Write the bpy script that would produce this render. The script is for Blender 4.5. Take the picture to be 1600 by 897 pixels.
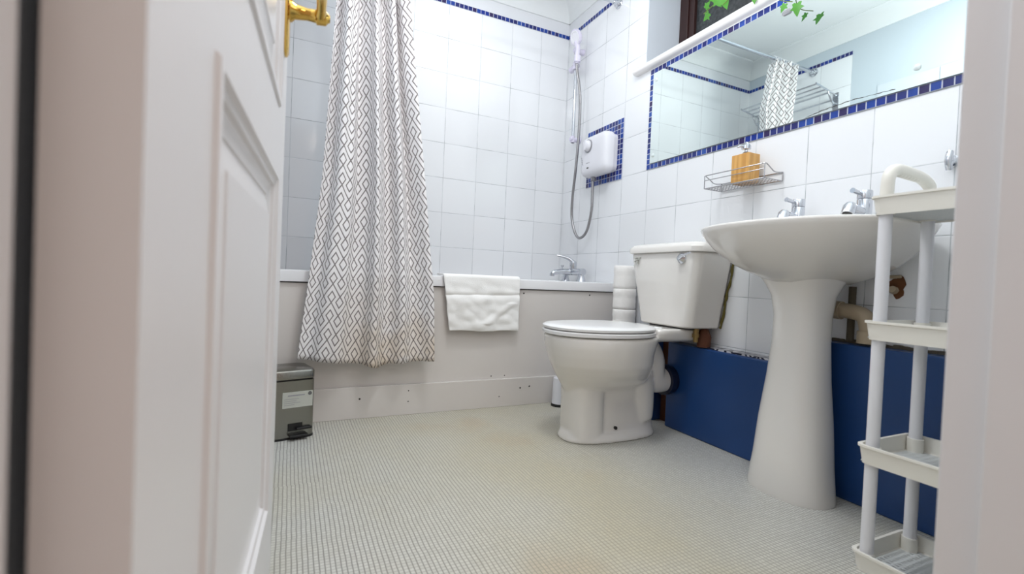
import bpy, bmesh, math, random
from mathutils import Vector, Matrix, noise
random.seed(7)
PI = math.pi
scene = bpy.context.scene
for o in list(bpy.data.objects):
    bpy.data.objects.remove(o, do_unlink=True)
col = scene.collection

# ------------------------------------------------------------------ camera
CAM = Vector((-1.5807, -2.6497, 0.6159))
YAW, PITCH, ROLL, FPX = 0.440604, -0.018477, 0.04309, 737.60
cy, sy, cp, sp = math.cos(YAW), math.sin(YAW), math.cos(PITCH), math.sin(PITCH)
fw = Vector((sy*cp, cy*cp, sp)); rt = Vector((cy, -sy, 0)); up = rt.cross(fw)
cr, sr = math.cos(ROLL), math.sin(ROLL)
rt2 = cr*rt + sr*up; up2 = -sr*rt + cr*up
cam = bpy.data.cameras.new('camera'); camo = bpy.data.objects.new('camera', cam); col.objects.link(camo)
camo.matrix_world = Matrix(((rt2.x, up2.x, -fw.x, CAM.x), (rt2.y, up2.y, -fw.y, CAM.y), (rt2.z, up2.z, -fw.z, CAM.z), (0, 0, 0, 1)))
cam.sensor_width = 36.0; cam.sensor_fit = 'HORIZONTAL'; cam.lens = FPX/1600*36.0
cam.clip_start = 0.02; cam.clip_end = 50
cam.dof.use_dof = True; cam.dof.focus_distance = 2.05; cam.dof.aperture_fstop = 3.4
scene.camera = camo

# ------------------------------------------------------------------ light
w = bpy.data.worlds.new('world'); scene.world = w; w.use_nodes = True
w.node_tree.nodes['Background'].inputs[0].default_value = (1.0, 0.74, 0.62, 1)
w.node_tree.nodes['Background'].inputs[1].default_value = 0.38
scene.view_settings.view_transform = 'Standard'; scene.view_settings.look = 'None'
scene.view_settings.gamma = 1; scene.view_settings.use_curve_mapping = False
scene.view_settings.exposure = 0.38
def area(name, loc, size, power, colour, rot=(0, 0, 0), spread=PI, sy_=None):
    l = bpy.data.lights.new(name, 'AREA'); l.shape = 'DISK' if sy_ is None else 'RECTANGLE'; l.size = size
    if sy_: l.size_y = sy_
    l.energy = power; l.color = colour; l.spread = spread
    o = bpy.data.objects.new(name, l); o.location = loc; o.rotation_euler = rot; col.objects.link(o); return o
area('ceiling_light_beam', (-0.95, -1.50, 2.32), 0.30, 8.5, (0.97, 0.985, 1.0))
area('bath_light_beam', (-0.80, -0.50, 2.34), 0.30, 2.0, (0.96, 0.98, 1.0))
area('ceiling_bounce_fill', (-0.95, -1.75, 1.35), 0.40, 17.0, (0.97, 0.985, 1.0), (PI, 0, 0))  # added fill lamp facing up, evens out the room via the ceiling
area('hall_light_beam', (-1.15, -3.3, 2.1), 0.5, 3.5, (1.0, 0.86, 0.78), (math.radians(30), 0, 0))

# ------------------------------------------------------------------ helpers
WL = {}
def kids(o): return list(o.children)
def tag(o, label=None, cat=None, group=None, kind=None):
    if label: o['label'] = label
    if cat: o['category'] = cat
    if group: o['group'] = group
    if kind: o['kind'] = kind
    return o
def empty(name, loc, label=None, cat=None, group=None):
    o = bpy.data.objects.new(name, None); col.objects.link(o); o.location = loc; o.empty_display_size = 0.05
    WL[o.name] = Vector(loc); return tag(o, label, cat, group)
def obj(name, bm, mat, parent=None, smooth=True, bevel=0, recalc=True, angle=40, label=None):
    if recalc: bmesh.ops.recalc_face_normals(bm, faces=bm.faces)
    xs = [v.co for v in bm.verts]
    mn = Vector((min(c.x for c in xs), min(c.y for c in xs), min(c.z for c in xs)))
    mx = Vector((max(c.x for c in xs), max(c.y for c in xs), max(c.z for c in xs)))
    base = Vector(((mn.x+mx.x)/2, (mn.y+mx.y)/2, mn.z))
    for v in bm.verts: v.co -= base
    me = bpy.data.meshes.new(name); bm.to_mesh(me); bm.free()
    if smooth:
        for p in me.polygons: p.use_smooth = True
        try: me.set_sharp_from_angle(angle=math.radians(angle))
        except Exception: pass
    me.materials.append(mat)
    o = bpy.data.objects.new(name, me); col.objects.link(o)
    WL[o.name] = base
    if parent: o.parent = parent; o.location = base - WL[parent.name]
    else: o.location = base
    if bevel:
        m = o.modifiers.new('bevel', 'BEVEL'); m.width = bevel; m.segments = 3; m.limit_method = 'ANGLE'; m.angle_limit = math.radians(35)
        m.harden_normals = False
    if label: o['label'] = label
    return o
def copy_tree(o, loc, label=None):
    r = o.copy(); col.objects.link(r); r.location = loc
    if label: r['label'] = label
    for ch in kids(o):
        c = ch.copy(); col.objects.link(c); c.parent = r
        for g in kids(ch):
            d = g.copy(); col.objects.link(d); d.parent = c
    return r
def B(): return bmesh.new()
def box(bm, a, b):
    x0, x1 = sorted((a[0], b[0])); y0, y1 = sorted((a[1], b[1])); z0, z1 = sorted((a[2], b[2]))
    v = [bm.verts.new(p) for p in ((x0,y0,z0),(x1,y0,z0),(x1,y1,z0),(x0,y1,z0),(x0,y0,z1),(x1,y0,z1),(x1,y1,z1),(x0,y1,z1))]
    for f in ((0,3,2,1),(4,5,6,7),(0,1,5,4),(1,2,6,5),(2,3,7,6),(3,0,4,7)): bm.faces.new([v[i] for i in f])
    return bm
def loft(bm, rings, cap0=True, cap1=True, closed=True):
    R = [[bm.verts.new(p) for p in r] for r in rings]; n = len(R[0])
    for i in range(len(R)-1):
        for j in range(n if closed else n-1):
            k = (j+1) % n
            bm.faces.new((R[i][j], R[i][k], R[i+1][k], R[i+1][j]))
    if cap0: bm.faces.new(list(reversed(R[0])))
    if cap1: bm.faces.new(R[-1])
    return R
def frame(t):
    t = t.normalized(); a = Vector((0, 0, 1)) if abs(t.z) < 0.9 else Vector((1, 0, 0))
    u = t.cross(a).normalized(); v = t.cross(u).normalized(); return u, v
def smoothpath(pts, n=8):
    P_ = [Vector(p) for p in pts]; out = []
    for i in range(len(P_)-1):
        p0 = P_[max(i-1, 0)]; p1 = P_[i]; p2 = P_[i+1]; p3 = P_[min(i+2, len(P_)-1)]
        for k in range(n):
            t = k/n
            out.append(0.5*((2*p1)+(-p0+p2)*t+(2*p0-5*p1+4*p2-p3)*t*t+(-p0+3*p1-3*p2+p3)*t**3))
    out.append(P_[-1]); return out
def tube(bm, pts, r, seg=12, cap=True, sm=0):
    P_ = smoothpath(pts, sm) if sm else [Vector(p) for p in pts]
    n = len(P_); rs = r if isinstance(r, (list, tuple)) else [r]*n
    if len(rs) != n:
        m = len(rs); rs = [rs[min(int(i/(n-1)*(m-1)), m-2)]*(1-((i/(n-1)*(m-1)) % 1 if i < n-1 else 1)) + rs[min(int(i/(n-1)*(m-1)), m-2)+1]*((i/(n-1)*(m-1)) % 1 if i < n-1 else 1) for i in range(n)]
    rings = []; u = None
    for i, p in enumerate(P_):
        t = (P_[min(i+1, n-1)]-P_[max(i-1, 0)]).normalized()
        if u is None: u, v = frame(t)
        else:
            u = (u - t*u.dot(t)).normalized(); v = t.cross(u)
        rings.append([p + rs[i]*(math.cos(2*PI*k/seg)*u + math.sin(2*PI*k/seg)*v) for k in range(seg)])
    loft(bm, rings, cap, cap); return bm
def lathe(bm, o, axis, prof, seg=24, cap=True):
    o = Vector(o); ax = Vector(axis).normalized(); u, v = frame(ax)
    rings = [[o + ax*h + r*(math.cos(2*PI*k/seg)*u + math.sin(2*PI*k/seg)*v) for k in range(seg)] for h, r in prof]
    loft(bm, rings, cap, cap); return bm
def sup(cx, cy, a, b, z, n=2.0, seg=40, a2=None):
    out = []
    for k in range(seg):
        t = 2*PI*k/seg; c, s = math.cos(t), math.sin(t)
        aa = a if (c < 0 or a2 is None) else a2
        out.append(Vector((cx + aa*math.copysign(abs(c)**(2/n), c), cy + b*math.copysign(abs(s)**(2/n), s), z)))
    return out

# ------------------------------------------------------------------ materials
def lin(c):
    return tuple(((x/255)/12.92 if x/255 <= 0.04045 else ((x/255+0.055)/1.055)**2.4) for x in c)+(1,)
def mat(name, c, rough=0.5, metal=0, spec=0.5, coat=0, bump=0, bscale=40, trans=0, ior=1.45, var=0):
    m = bpy.data.materials.new(name); m.use_nodes = True; nt = m.node_tree; b = nt.nodes['Principled BSDF']
    b.inputs['Base Color'].default_value = lin(c); b.inputs['Roughness'].default_value = rough
    b.inputs['Metallic'].default_value = metal; b.inputs['Specular IOR Level'].default_value = spec
    b.inputs['Coat Weight'].default_value = coat; b.inputs['Coat Roughness'].default_value = 0.05
    b.inputs['Transmission Weight'].default_value = trans; b.inputs['IOR'].default_value = ior
    tc = nt.nodes.new('ShaderNodeTexCoord'); nz = nt.nodes.new('ShaderNodeTexNoise'); nz.inputs['Scale'].default_value = bscale
    nt.links.new(tc.outputs['Object'], nz.inputs['Vector'])
    if bump:
        bp = nt.nodes.new('ShaderNodeBump'); bp.inputs['Strength'].default_value = bump; bp.inputs['Distance'].default_value = 0.002
        nt.links.new(nz.outputs['Fac'], bp.inputs['Height']); nt.links.new(bp.outputs['Normal'], b.inputs['Normal'])
    mx = nt.nodes.new('ShaderNodeMix'); mx.data_type = 'RGBA'
    v = var or 0.04
    mx.inputs[6].default_value = tuple(x*(1-v) for x in lin(c)[:3])+(1,); mx.inputs[7].default_value = tuple(min(1, x*(1+v)) for x in lin(c)[:3])+(1,)
    n2 = nt.nodes.new('ShaderNodeTexNoise'); n2.inputs['Scale'].default_value = 5
    nt.links.new(tc.outputs['Object'], n2.inputs['Vector']); nt.links.new(n2.outputs['Fac'], mx.inputs[0]); nt.links.new(mx.outputs[2], b.inputs['Base Color'])
    return m
class N:
    def __init__(s, m):
        m.use_nodes = True; s.nt = m.node_tree; s.b = s.nt.nodes['Principled BSDF']
    def new(s, t, **k):
        n = s.nt.nodes.new(t)
        for a, v in k.items(): setattr(n, a, v)
        return n
    def link(s, a, b): s.nt.links.new(a, b)
    def m(s, op, *a, clamp=False):
        n = s.nt.nodes.new('ShaderNodeMath'); n.operation = op; n.use_clamp = clamp
        for i, x in enumerate(a):
            if isinstance(x, (int, float)): n.inputs[i].default_value = x
            else: s.link(x, n.inputs[i])
        return n.outputs[0]
    def mix(s, f, a, b):
        n = s.nt.nodes.new('ShaderNodeMix'); n.data_type = 'RGBA'
        for i, x in ((0, f), (6, a), (7, b)):
            if isinstance(x, (int, float)): n.inputs[i].default_value = x
            elif isinstance(x, tuple): n.inputs[i].default_value = x
            else: s.link(x, n.inputs[i])
        return n.outputs[2]
    def sstep(s, x, lo, hi):
        n = s.nt.nodes.new('ShaderNodeMapRange'); n.interpolation_type = 'SMOOTHSTEP'
        s.link(x, n.inputs[0]); n.inputs[1].default_value = lo; n.inputs[2].default_value = hi
        return n.outputs[0]
    def pos(s):
        g = s.new('ShaderNodeNewGeometry'); sx = s.new('ShaderNodeSeparateXYZ'); s.link(g.outputs['Position'], sx.inputs[0]); s.P = g.outputs['Position']
        return sx.outputs
    def griddist(s, x, off, p):
        f = s.m('FRACT', s.m('DIVIDE', s.m('SUBTRACT', x, off), p))
        return s.m('MULTIPLY', s.m('MINIMUM', f, s.m('SUBTRACT', 1.0, f)), p)
    def cell(s, x, off, p): return s.m('FLOOR', s.m('DIVIDE', s.m('SUBTRACT', x, off), p))
    def white(s, a, b):
        c = s.new('ShaderNodeCombineXYZ'); s.link(a, c.inputs[0]); s.link(b, c.inputs[1])
        n = s.new('ShaderNodeTexWhiteNoise', noise_dimensions='2D'); s.link(c.outputs[0], n.inputs['Vector']); return n.outputs['Value']
    def noise(s, vec, scale, detail=3):
        n = s.new('ShaderNodeTexNoise'); n.inputs['Scale'].default_value = scale; n.inputs['Detail'].default_value = detail
        if vec is not None: s.link(vec, n.inputs['Vector'])
        return n.outputs['Fac']
def tile_mat(name, axis, off, paint=(226, 228, 232), ymin=None, tile=(240, 242, 245), grout=(206, 210, 214)):
    m = bpy.data.materials.new(name); n = N(m); xyz = n.pos(); a = xyz[axis]; z = xyz[2]
    d = n.m('MINIMUM', n.griddist(a, off, 0.2), n.griddist(z, 2.171, 0.1988))
    g = n.sstep(d, 0.0006, 0.0016)
    rnd = n.white(n.cell(a, off, 0.2), n.cell(z, 2.171, 0.1988))
    t1 = lin(tile); t0 = tuple(c*0.95 for c in t1[:3])+(1,)
    c = n.mix(rnd, t0, t1)
    gn = n.noise(n.P, 9); gcol = n.mix(n.sstep(gn, 0.40, 0.66), lin(grout), lin(tuple(x-55 for x in grout)))
    c = n.mix(g, gcol, c)
    tilemask = n.m('LESS_THAN', z, 2.187)
    if ymin is not None: tilemask = n.m('MULTIPLY', tilemask, n.m('GREATER_THAN', xyz[1], ymin))
    n.link(n.mix(tilemask, lin(paint), c), n.b.inputs['Base Color'])
    rg = n.m('ADD', n.m('MULTIPLY', n.m('SUBTRACT', 1.0, n.m('MULTIPLY', g, tilemask)), 0.5), 0.10)
    n.link(rg, n.b.inputs['Roughness'])
    wav = n.noise(n.P, 7.0, 1)
    h = n.m('ADD', n.m('MULTIPLY', n.m('MULTIPLY', n.sstep(d, 0.0006, 0.003), tilemask), 1.0), n.m('MULTIPLY', wav, 0.55))
    bp = n.new('ShaderNodeBump'); bp.inputs['Strength'].default_value = 0.35; bp.inputs['Distance'].default_value = 0.0015
    n.link(h, bp.inputs['Height']); n.link(bp.outputs['Normal'], n.b.inputs['Normal'])
    return m
def mosaic_mat(name, axis, a0, z0, pa=0.0265, pz=0.0262):
    m = bpy.data.materials.new(name); n = N(m); xyz = n.pos(); a = xyz[axis]; z = xyz[2]
    d = n.m('MINIMUM', n.griddist(a, a0, pa), n.griddist(z, z0, pz))
    g = n.sstep(d, 0.0011, 0.0019)
    rnd = n.white(n.cell(a, a0, pa), n.cell(z, z0, pz))
    r = n.new('ShaderNodeValToRGB'); r.color_ramp.interpolation = 'CONSTANT'; e = r.color_ramp.elements
    e[0].position = 0; e[0].color = lin((28, 44, 122)); e[1].position = 0.25; e[1].color = lin((22, 66, 160))
    for p_, c_ in ((0.45, (34, 40, 112)), (0.6, (20, 52, 150)), (0.75, (44, 30, 88)), (0.85, (36, 82, 172))):
        q = e.new(p_); q.color = lin(c_)
    n.link(rnd, r.inputs[0])
    c = n.mix(n.m('MULTIPLY', n.noise(n.P, 90), 0.35), r.outputs[0], lin((16, 20, 60)))
    n.link(n.mix(g, lin((196, 200, 214)), c), n.b.inputs['Base Color'])
    n.link(n.m('ADD', n.m('MULTIPLY', n.m('SUBTRACT', 1.0, g), 0.5), 0.12), n.b.inputs['Roughness'])
    bp = n.new('ShaderNodeBump'); bp.inputs['Strength'].default_value = 0.5; bp.inputs['Distance'].default_value = 0.001
    n.link(n.sstep(d, 0.0006, 0.003), bp.inputs['Height']); n.link(bp.outputs['Normal'], n.b.inputs['Normal'])
    return m
def floor_mat():
    m = bpy.data.materials.new('small_mosaic_floor'); n = N(m); xyz = n.pos(); p = 0.0106
    wob = n.m('MULTIPLY', n.m('SUBTRACT', n.noise(n.P, 14, 2), 0.5), 0.0035)
    X = n.m('ADD', xyz[0], wob); Y = n.m('SUBTRACT', xyz[1], wob)
    row = n.cell(Y, 0, p*14); X = n.m('ADD', X, n.m('MULTIPLY', n.white(row, n.cell(X, 0, p*14)), 0.0022))
    gx = n.sstep(n.griddist(X, 0, p), 0.0006, 0.0019); gy = n.sstep(n.griddist(Y, 0, p), 0.0003, 0.0014)
    rnd = n.white(n.cell(X, 0, p), n.cell(Y, 0, p))
    stain = n.sstep(n.noise(n.P, 1.5, 4), 0.38, 0.62)
    cen = n.m('MULTIPLY', n.sstep(xyz[0], -1.55, -1.0), n.m('SUBTRACT', 1.0, n.sstep(xyz[0], -0.75, -0.2)))
    stain = n.m('MINIMUM', n.m('ADD', n.m('MULTIPLY', stain, 0.45), n.m('MULTIPLY', cen, 0.6)), 1.0)
    base = n.mix(stain, lin((214, 214, 209)), lin((202, 196, 175)))
    orange = n.m('MULTIPLY', n.sstep(n.noise(n.P, 3.1, 3), 0.56, 0.72), n.m('MULTIPLY', cen, 0.5))
    base = n.mix(orange, base, lin((196, 176, 148)))
    base = n.mix(n.m('MULTIPLY', rnd, 0.22), base, lin((160, 158, 148)))
    gr = n.mix(stain, lin((144, 143, 139)), lin((162, 155, 134)))
    c = n.mix(n.m('MULTIPLY', gx, n.m('ADD', n.m('MULTIPLY', gy, 0.75), 0.25)), gr, base)
    n.link(c, n.b.inputs['Base Color']); n.b.inputs['Roughness'].default_value = 0.38
    bp = n.new('ShaderNodeBump'); bp.inputs['Strength'].default_value = 0.4; bp.inputs['Distance'].default_value = 0.0008
    n.link(n.m('MULTIPLY', gx, gy), bp.inputs['Height']); n.link(bp.outputs['Normal'], n.b.inputs['Normal'])
    return m
def curtain_mat():
    m = bpy.data.materials.new('geometric_curtain_cloth'); n = N(m)
    uv = n.new('ShaderNodeUVMap'); sx = n.new('ShaderNodeSeparateXYZ'); n.link(uv.outputs[0], sx.inputs[0]); u, v = sx.outputs[0], sx.outputs[1]
    H = 0.0385; S = 1.43; PZ = 0.080; K = 1.745
    up_ = n.m('PINGPONG', u, H)
    wr = lambda x: n.m('ABSOLUTE', n.m('WRAP', x, PZ/2, -PZ/2))
    d1 = n.m('DIVIDE', wr(n.m('ADD', v, n.m('MULTIPLY', up_, S))), K)
    dA = n.m('DIVIDE', n.m('ABSOLUTE', n.m('SUBTRACT', n.m('ADD', n.m('MULTIPLY', up_, S), wr(n.m('SUBTRACT', v, 0.024))), 0.024)), K)
    dB = n.m('DIVIDE', n.m('ABSOLUTE', n.m('SUBTRACT', n.m('ADD', n.m('MULTIPLY', n.m('SUBTRACT', H, up_), S), wr(n.m('ADD', v, 0.079))), 0.024)), K)
    d = n.m('MINIMUM', d1, n.m('MINIMUM', dA, dB))
    line = n.sstep(d, 0.0018, 0.0031)
    xyz = n.pos()
    low = n.m('SUBTRACT', 1.0, n.sstep(xyz[2], 0.22, 0.68)); st = n.m('MULTIPLY', n.m('MULTIPLY', low, n.sstep(n.noise(n.P, 5, 3), 0.3, 0.62)), n.sstep(xyz[0], -1.5, -1.2))
    basec = n.mix(n.m('MULTIPLY', st, 0.8), lin((240, 237, 238)), lin((206, 186, 158)))
    lc = n.mix(st, lin((122, 114, 114)), lin((100, 86, 74)))
    n.link(n.mix(line, lc, basec), n.b.inputs['Base Color']); n.b.inputs['Roughness'].default_value = 0.75
    n.b.inputs['Sheen Weight'].default_value = 0.15
    wv = n.noise(n.P, 700, 1); bp = n.new('ShaderNodeBump'); bp.inputs['Strength'].default_value = 0.1; bp.inputs['Distance'].default_value = 0.0005
    n.link(wv, bp.inputs['Height']); n.link(bp.outputs['Normal'], n.b.inputs['Normal'])
    return m
M = dict(
    ceramic=mat('white_ceramic', (233, 230, 225), 0.09, coat=0.4, var=0.02),
    seat=mat('white_seat_plastic', (238, 238, 238), 0.2, var=0.02),
    bath=mat('white_bath_acrylic', (236, 236, 238), 0.15, coat=0.3, var=0.01),
    panel=mat('bath_panel_board', (222, 217, 213), 0.2, coat=0.2, var=0.03),
    chrome=mat('chrome', (205, 208, 214), 0.12, 1, var=0.01),
    steel=mat('brushed_steel', (140, 140, 134), 0.24, 1, bump=0.15, bscale=200, var=0.1),
    wire=mat('wire_steel', (175, 175, 178), 0.2, 1),
    brass=mat('polished_brass', (214, 176, 92), 0.09, 1, var=0.05),
    dark=mat('dark_backing', (30, 28, 28), 0.6), black=mat('black_plastic', (22, 22, 24), 0.4),  # first one is plain near-black, only for the board behind the window panes
    wplastic=mat('white_plastic', (232, 232, 238), 0.3), lplastic=mat('lilac_white_plastic', (222, 218, 236), 0.25),
    rackw=mat('white_rack_plastic', (232, 232, 236), 0.35), rackc=mat('ivory_rack_plastic', (240, 237, 228), 0.4, var=0.06),
    towel=mat('towel_cotton', (252, 251, 249), 0.95, bump=0.9, bscale=420, spec=0.1),
    paper=mat('roll_paper', (250, 248, 245), 0.95, bump=0.5, bscale=180, spec=0.1),
    blue=mat('navy_painted_board', (32, 68, 122), 0.3, bump=0.1, bscale=30, var=0.12),
    paint=mat('door_gloss_paint', (232, 232, 234), 0.3, bump=0.12, bscale=60, var=0.01),
    plaster=mat('white_plaster', (232, 235, 236), 0.6, var=0.01),
    bluegrey=mat('pale_grey_paint', (205, 212, 220), 0.5), sill=mat('sill_gloss_paint', (240, 238, 238), 0.2, coat=0.3),
    brown=mat('dark_brown_frame', (48, 26, 24), 0.4), wood=mat('raw_brown_wood', (92, 52, 32), 0.7, var=0.2),
    beige=mat('beige_waste_pipe', (176, 160, 136), 0.5, var=0.1), rust=mat('rusty_metal', (110, 70, 40), 0.8, var=0.5, bump=0.5),
    bottlebrass=mat('valve_brass', (150, 125, 80), 0.4, 0.8, var=0.2), foam=mat('yellow_foam', (112, 102, 52), 0.9, var=0.35, bump=0.8, bscale=150),
    leaf=mat('ivy_leaf_green', (74, 138, 48), 0.45, var=0.2), stem=mat('ivy_stem', (92, 110, 50), 0.6), pot=mat('plant_pot', (70, 60, 56), 0.5),
    label=mat('paper_label', (196, 198, 190), 0.6), ink=mat('print_ink', (96, 96, 96), 0.7), grey=mat('grey_plastic', (150, 150, 156), 0.35),
    screw=mat('screw_head', (70, 68, 66), 0.4, 0.5), gap=mat('dark_grey_line', (92, 88, 88), 0.6), silver=mat('mirror_tarnish', (58, 54, 46), 0.7, var=0.4),
    clear=mat('clear_plastic', (225, 235, 235), 0.08, coat=0.5), gasket=mat('blue_black_gasket', (22, 30, 56), 0.3), grime=mat('grimy_sealant', (96, 88, 74), 0.8, var=0.5))
# bamboo soap bottle: fine staves
mb = bpy.data.materials.new('bamboo'); n = N(mb); tc = n.new('ShaderNodeTexCoord'); mp = n.new('ShaderNodeMapping'); mp.inputs['Scale'].default_value = (90, 90, 5)
n.link(tc.outputs['Object'], mp.inputs[0]); f_ = n.noise(mp.outputs[0], 1.0, 2)
n.link(n.mix(n.sstep(f_, 0.3, 0.7), lin((202, 148, 78)), lin((222, 172, 100))), n.b.inputs['Base Color']); n.b.inputs['Roughness'].default_value = 0.4; M['bamboo'] = mb
# mirror
mm = bpy.data.materials.new('mirror_glass'); n = N(mm); n.b.inputs['Metallic'].default_value = 1; n.b.inputs['Roughness'].default_value = 0.015
n.link(n.mix(n.noise(n.pos()[0], 3), (0.78, 0.86, 0.84, 1), (0.80, 0.88, 0.86, 1)), n.b.inputs['Base Color']); M['mirror'] = mm
# night window glass
mg = bpy.data.materials.new('night_glass'); n = N(mg); n.pos(); n.link(n.mix(n.sstep(n.noise(n.P, 60), 0.3, 0.7), lin((40, 44, 46)), lin((62, 66, 68))), n.b.inputs['Base Color']); n.b.inputs['Roughness'].default_value = 0.25; M['nightglass'] = mg
# patterned tile on the ledge
mt = bpy.data.materials.new('patterned_ledge_tile'); n = N(mt); xyz = n.pos()
vo = n.new('ShaderNodeTexVoronoi', feature='DISTANCE_TO_EDGE'); vo.inputs['Scale'].default_value = 34; n.link(n.P, vo.inputs['Vector'])
n.link(n.mix(n.sstep(vo.outputs['Distance'], 0.10, 0.16), lin((36, 38, 56)), lin((212, 210, 214))), n.b.inputs['Base Color']); n.b.inputs['Roughness'].default_value = 0.2; M['patterntile'] = mt
M['tile_back'] = tile_mat('wall_tile_back', 0, 0.0); M['tile_right'] = tile_mat('wall_tile_right', 1, -0.0085)
M['tile_left'] = tile_mat('wall_tile_left', 1, -0.165, paint=(196, 206, 214), ymin=-0.765)
M['floor'] = floor_mat(); M['curtain'] = curtain_mat()

# ------------------------------------------------------------------ room shell
def struct(name, bm, m, smooth=False, bevel=0): return tag(obj(name, bm, m, smooth=smooth, bevel=bevel), kind='structure')
XL, YF, ZC = -1.70, -2.374, 2.36
struct('floor', box(B(), (-3.2, -4.2, -0.1), (0.3, 0.2, 0)), M['floor'])
struct('ceiling', box(B(), (XL-0.1, YF-0.25, ZC), (0.3, 0.2, ZC+0.1)), M['plaster'])
struct('wall_back', box(B(), (XL-0.15, 0, 0), (0.3, 0.15, ZC)), M['tile_back'])
struct('wall_left', box(B(), (XL-0.15, YF, 0), (XL, 0, ZC)), M['tile_left'])
WY0, WY1, WZ0, WZ1, WX = -0.755, -1.90, 1.672, 2.30, 0.205
bm = B()
box(bm, (0, 0, 0), (0.3, YF-0.2, WZ0)); box(bm, (0, 0, WZ0), (0.3, WY0, ZC)); box(bm, (0, WY1, WZ0), (0.3, YF-0.2, ZC)); box(bm, (0, WY0, WZ1), (0.3, WY1, ZC))
struct('wall_right', bm, M['tile_right'])
DX0, DX1, DH = -1.682, -0.898, 2.0
bm = B(); box(bm, (XL-0.15, YF, 0), (DX0-0.03, YF-0.12, ZC)); box(bm, (DX1+0.03, YF, 0), (0, YF-0.12, ZC)); box(bm, (DX0-0.03, YF, DH+0.03), (DX1+0.03, YF-0.12, ZC))
struct('wall_front', bm, M['plaster'])
# door lining with stops
bm = B()
box(bm, (DX0-0.03, YF-0.016, 0), (DX0, YF-0.30, DH)); box(bm, (DX1, YF, 0), (DX1+0.03, YF-0.30, DH)); box(bm, (DX0-0.03, YF, DH), (DX1+0.03, YF-0.30, DH+0.03))
box(bm, (DX1-0.012, YF-0.041, 0), (DX1, YF-0.30, DH))
struct('trim_1', bm, M['paint'], smooth=True, bevel=0.002)
# coving
def coving(name, p0, p1, nrm):
    bm = B(); p0 = Vector(p0); p1 = Vector(p1); nrm = Vector(nrm); prof = [(0, 0), (0, 0.10), (0.10, 0.10)]
    arc = [(0.0, 0.0), (0.008, 0.0), (0.012, 0.012)] + [(0.10-0.088*math.cos(a), 0.012+0.078*math.sin(a)) for a in [k*PI/2/8 for k in range(1, 9)]] + [(0.105, 0.092), (0.105, 0.1), (0, 0.1)]
    loft(bm, [[p + nrm*a + Vector((0, 0, b)) for a, b in arc] for p in (p0, p1)])
    return struct(name, bm, M['plaster'], smooth=True)
coving('trim_2', (XL, 0, ZC-0.1), (0, 0, ZC-0.1), (0, -1, 0))
coving('trim_3', (0, 0, ZC-0.1), (0, YF, ZC-0.1), (-1, 0, 0))
coving('trim_4', (XL, 0, ZC-0.1), (XL, YF, ZC-0.1), (1, 0, 0))
coving('trim_5', (XL, YF, ZC-0.1), (0, YF, ZC-0.1), (0, 1, 0))
# blue mosaic bands high on the walls
struct('trim_6', box(B(), (XL, 0, 2.163), (0, -0.003, 2.187)), mosaic_mat('mosaic_band_back', 0, -0.0015, 2.162))
struct('trim_7', box(B(), (0, -0.003, 2.163), (-0.003, WY0, 2.187)), mosaic_mat('mosaic_band_right', 1, -0.003, 2.162))
struct('trim_8', box(B(), (XL, -0.003, 2.163), (XL+0.003, -0.765, 2.187)), mosaic_mat('mosaic_band_left', 1, -0.003, 2.162))
# tiled patch low on the painted left wall (seen in the mirror)
bm = B(); box(bm, (XL, -0.925, 1.2), (XL+0.008, -1.235, 1.905)); box(bm, (XL, -1.239, 1.2), (XL+0.008, -1.60, 1.905)); struct('trim_9', bm, M['bluegrey'])
# mosaic panel behind the shower unit
struct('trim_10', box(B(), (0, -0.275, 1.168), (-0.004, -0.609, 1.494)), mosaic_mat('mosaic_panel_heater', 1, -0.609, 1.168, 0.0257, 0.0272))
# mosaic frame round the mirror
MY0, MY1, MZ0, MZ1 = -0.802, -2.08, 1.178, 1.666
bm = B(); box(bm, (0, MY0, MZ0), (-0.004, MY1, MZ0+0.0245)); box(bm, (0, MY0, MZ1-0.0245), (-0.004, MY1, MZ1)); box(bm, (0, MY0, MZ0+0.0245), (-0.004, MY0-0.0255, MZ1-0.0245)); box(bm, (0, MY1+0.0265, MZ0+0.0245), (-0.004, MY1, MZ1-0.0245))
struct('trim_11', bm, mosaic_mat('mosaic_mirror_frame', 1, MY0+0.0005, MZ0-0.0008, 0.0266, 0.0258))
# window recess, sill and window
bm = B(); box(bm, (0.002, WY0, WZ0+0.025), (WX, WY0-0.004, WZ1)); box(bm, (0.002, WY1, WZ0+0.025), (WX, WY1+0.004, WZ1)); box(bm, (0.002, WY0-0.004, WZ1), (WX, WY1+0.004, WZ1-0.004)); struct('trim_12', bm, M['bluegrey'])
bm = B()
def sillring(x0):
    z0, z1 = WZ0+0.002, WZ0+0.034; r = 0.016; c = (x0+r, (z0+z1)/2)
    return [(c[0]-r*math.cos(a), c[1]+r*math.sin(a)) for a in [(-PI/2+k*PI/8) for k in range(9)]]
nose = sillring(-0.036)
loft(bm, [[Vector((x, y, z)) for x, z in nose] + [Vector((0.0, y, WZ0+0.034)), Vector((0.0, y, WZ0+0.002))] for y in (-0.698, -1.96)])
box(bm, (0.0, WY0-0.004, WZ0), (WX, WY1+0.004, WZ0+0.034))
struct('trim_13', bm, M['sill'], smooth=True)
wn = empty('window_1', (WX, (WY0+WY1)/2, WZ0)); wn['kind'] = 'structure'
bm = B(); F0, F1 = WY0-0.004, WY1+0.004
for a, b in (((F0, WZ0+0.034), (F0-0.055, WZ1)), ((F1, WZ0+0.034), (F1+0.055, WZ1)), ((F0, WZ0+0.034), (F1, WZ0+0.09)), ((F0, WZ1-0.055), (F1, WZ1)), ((-1.30, WZ0+0.034), (-1.36, WZ1))):
    box(bm, (WX, a[0], a[1]), (WX+0.05, b[0], b[1]))
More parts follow.
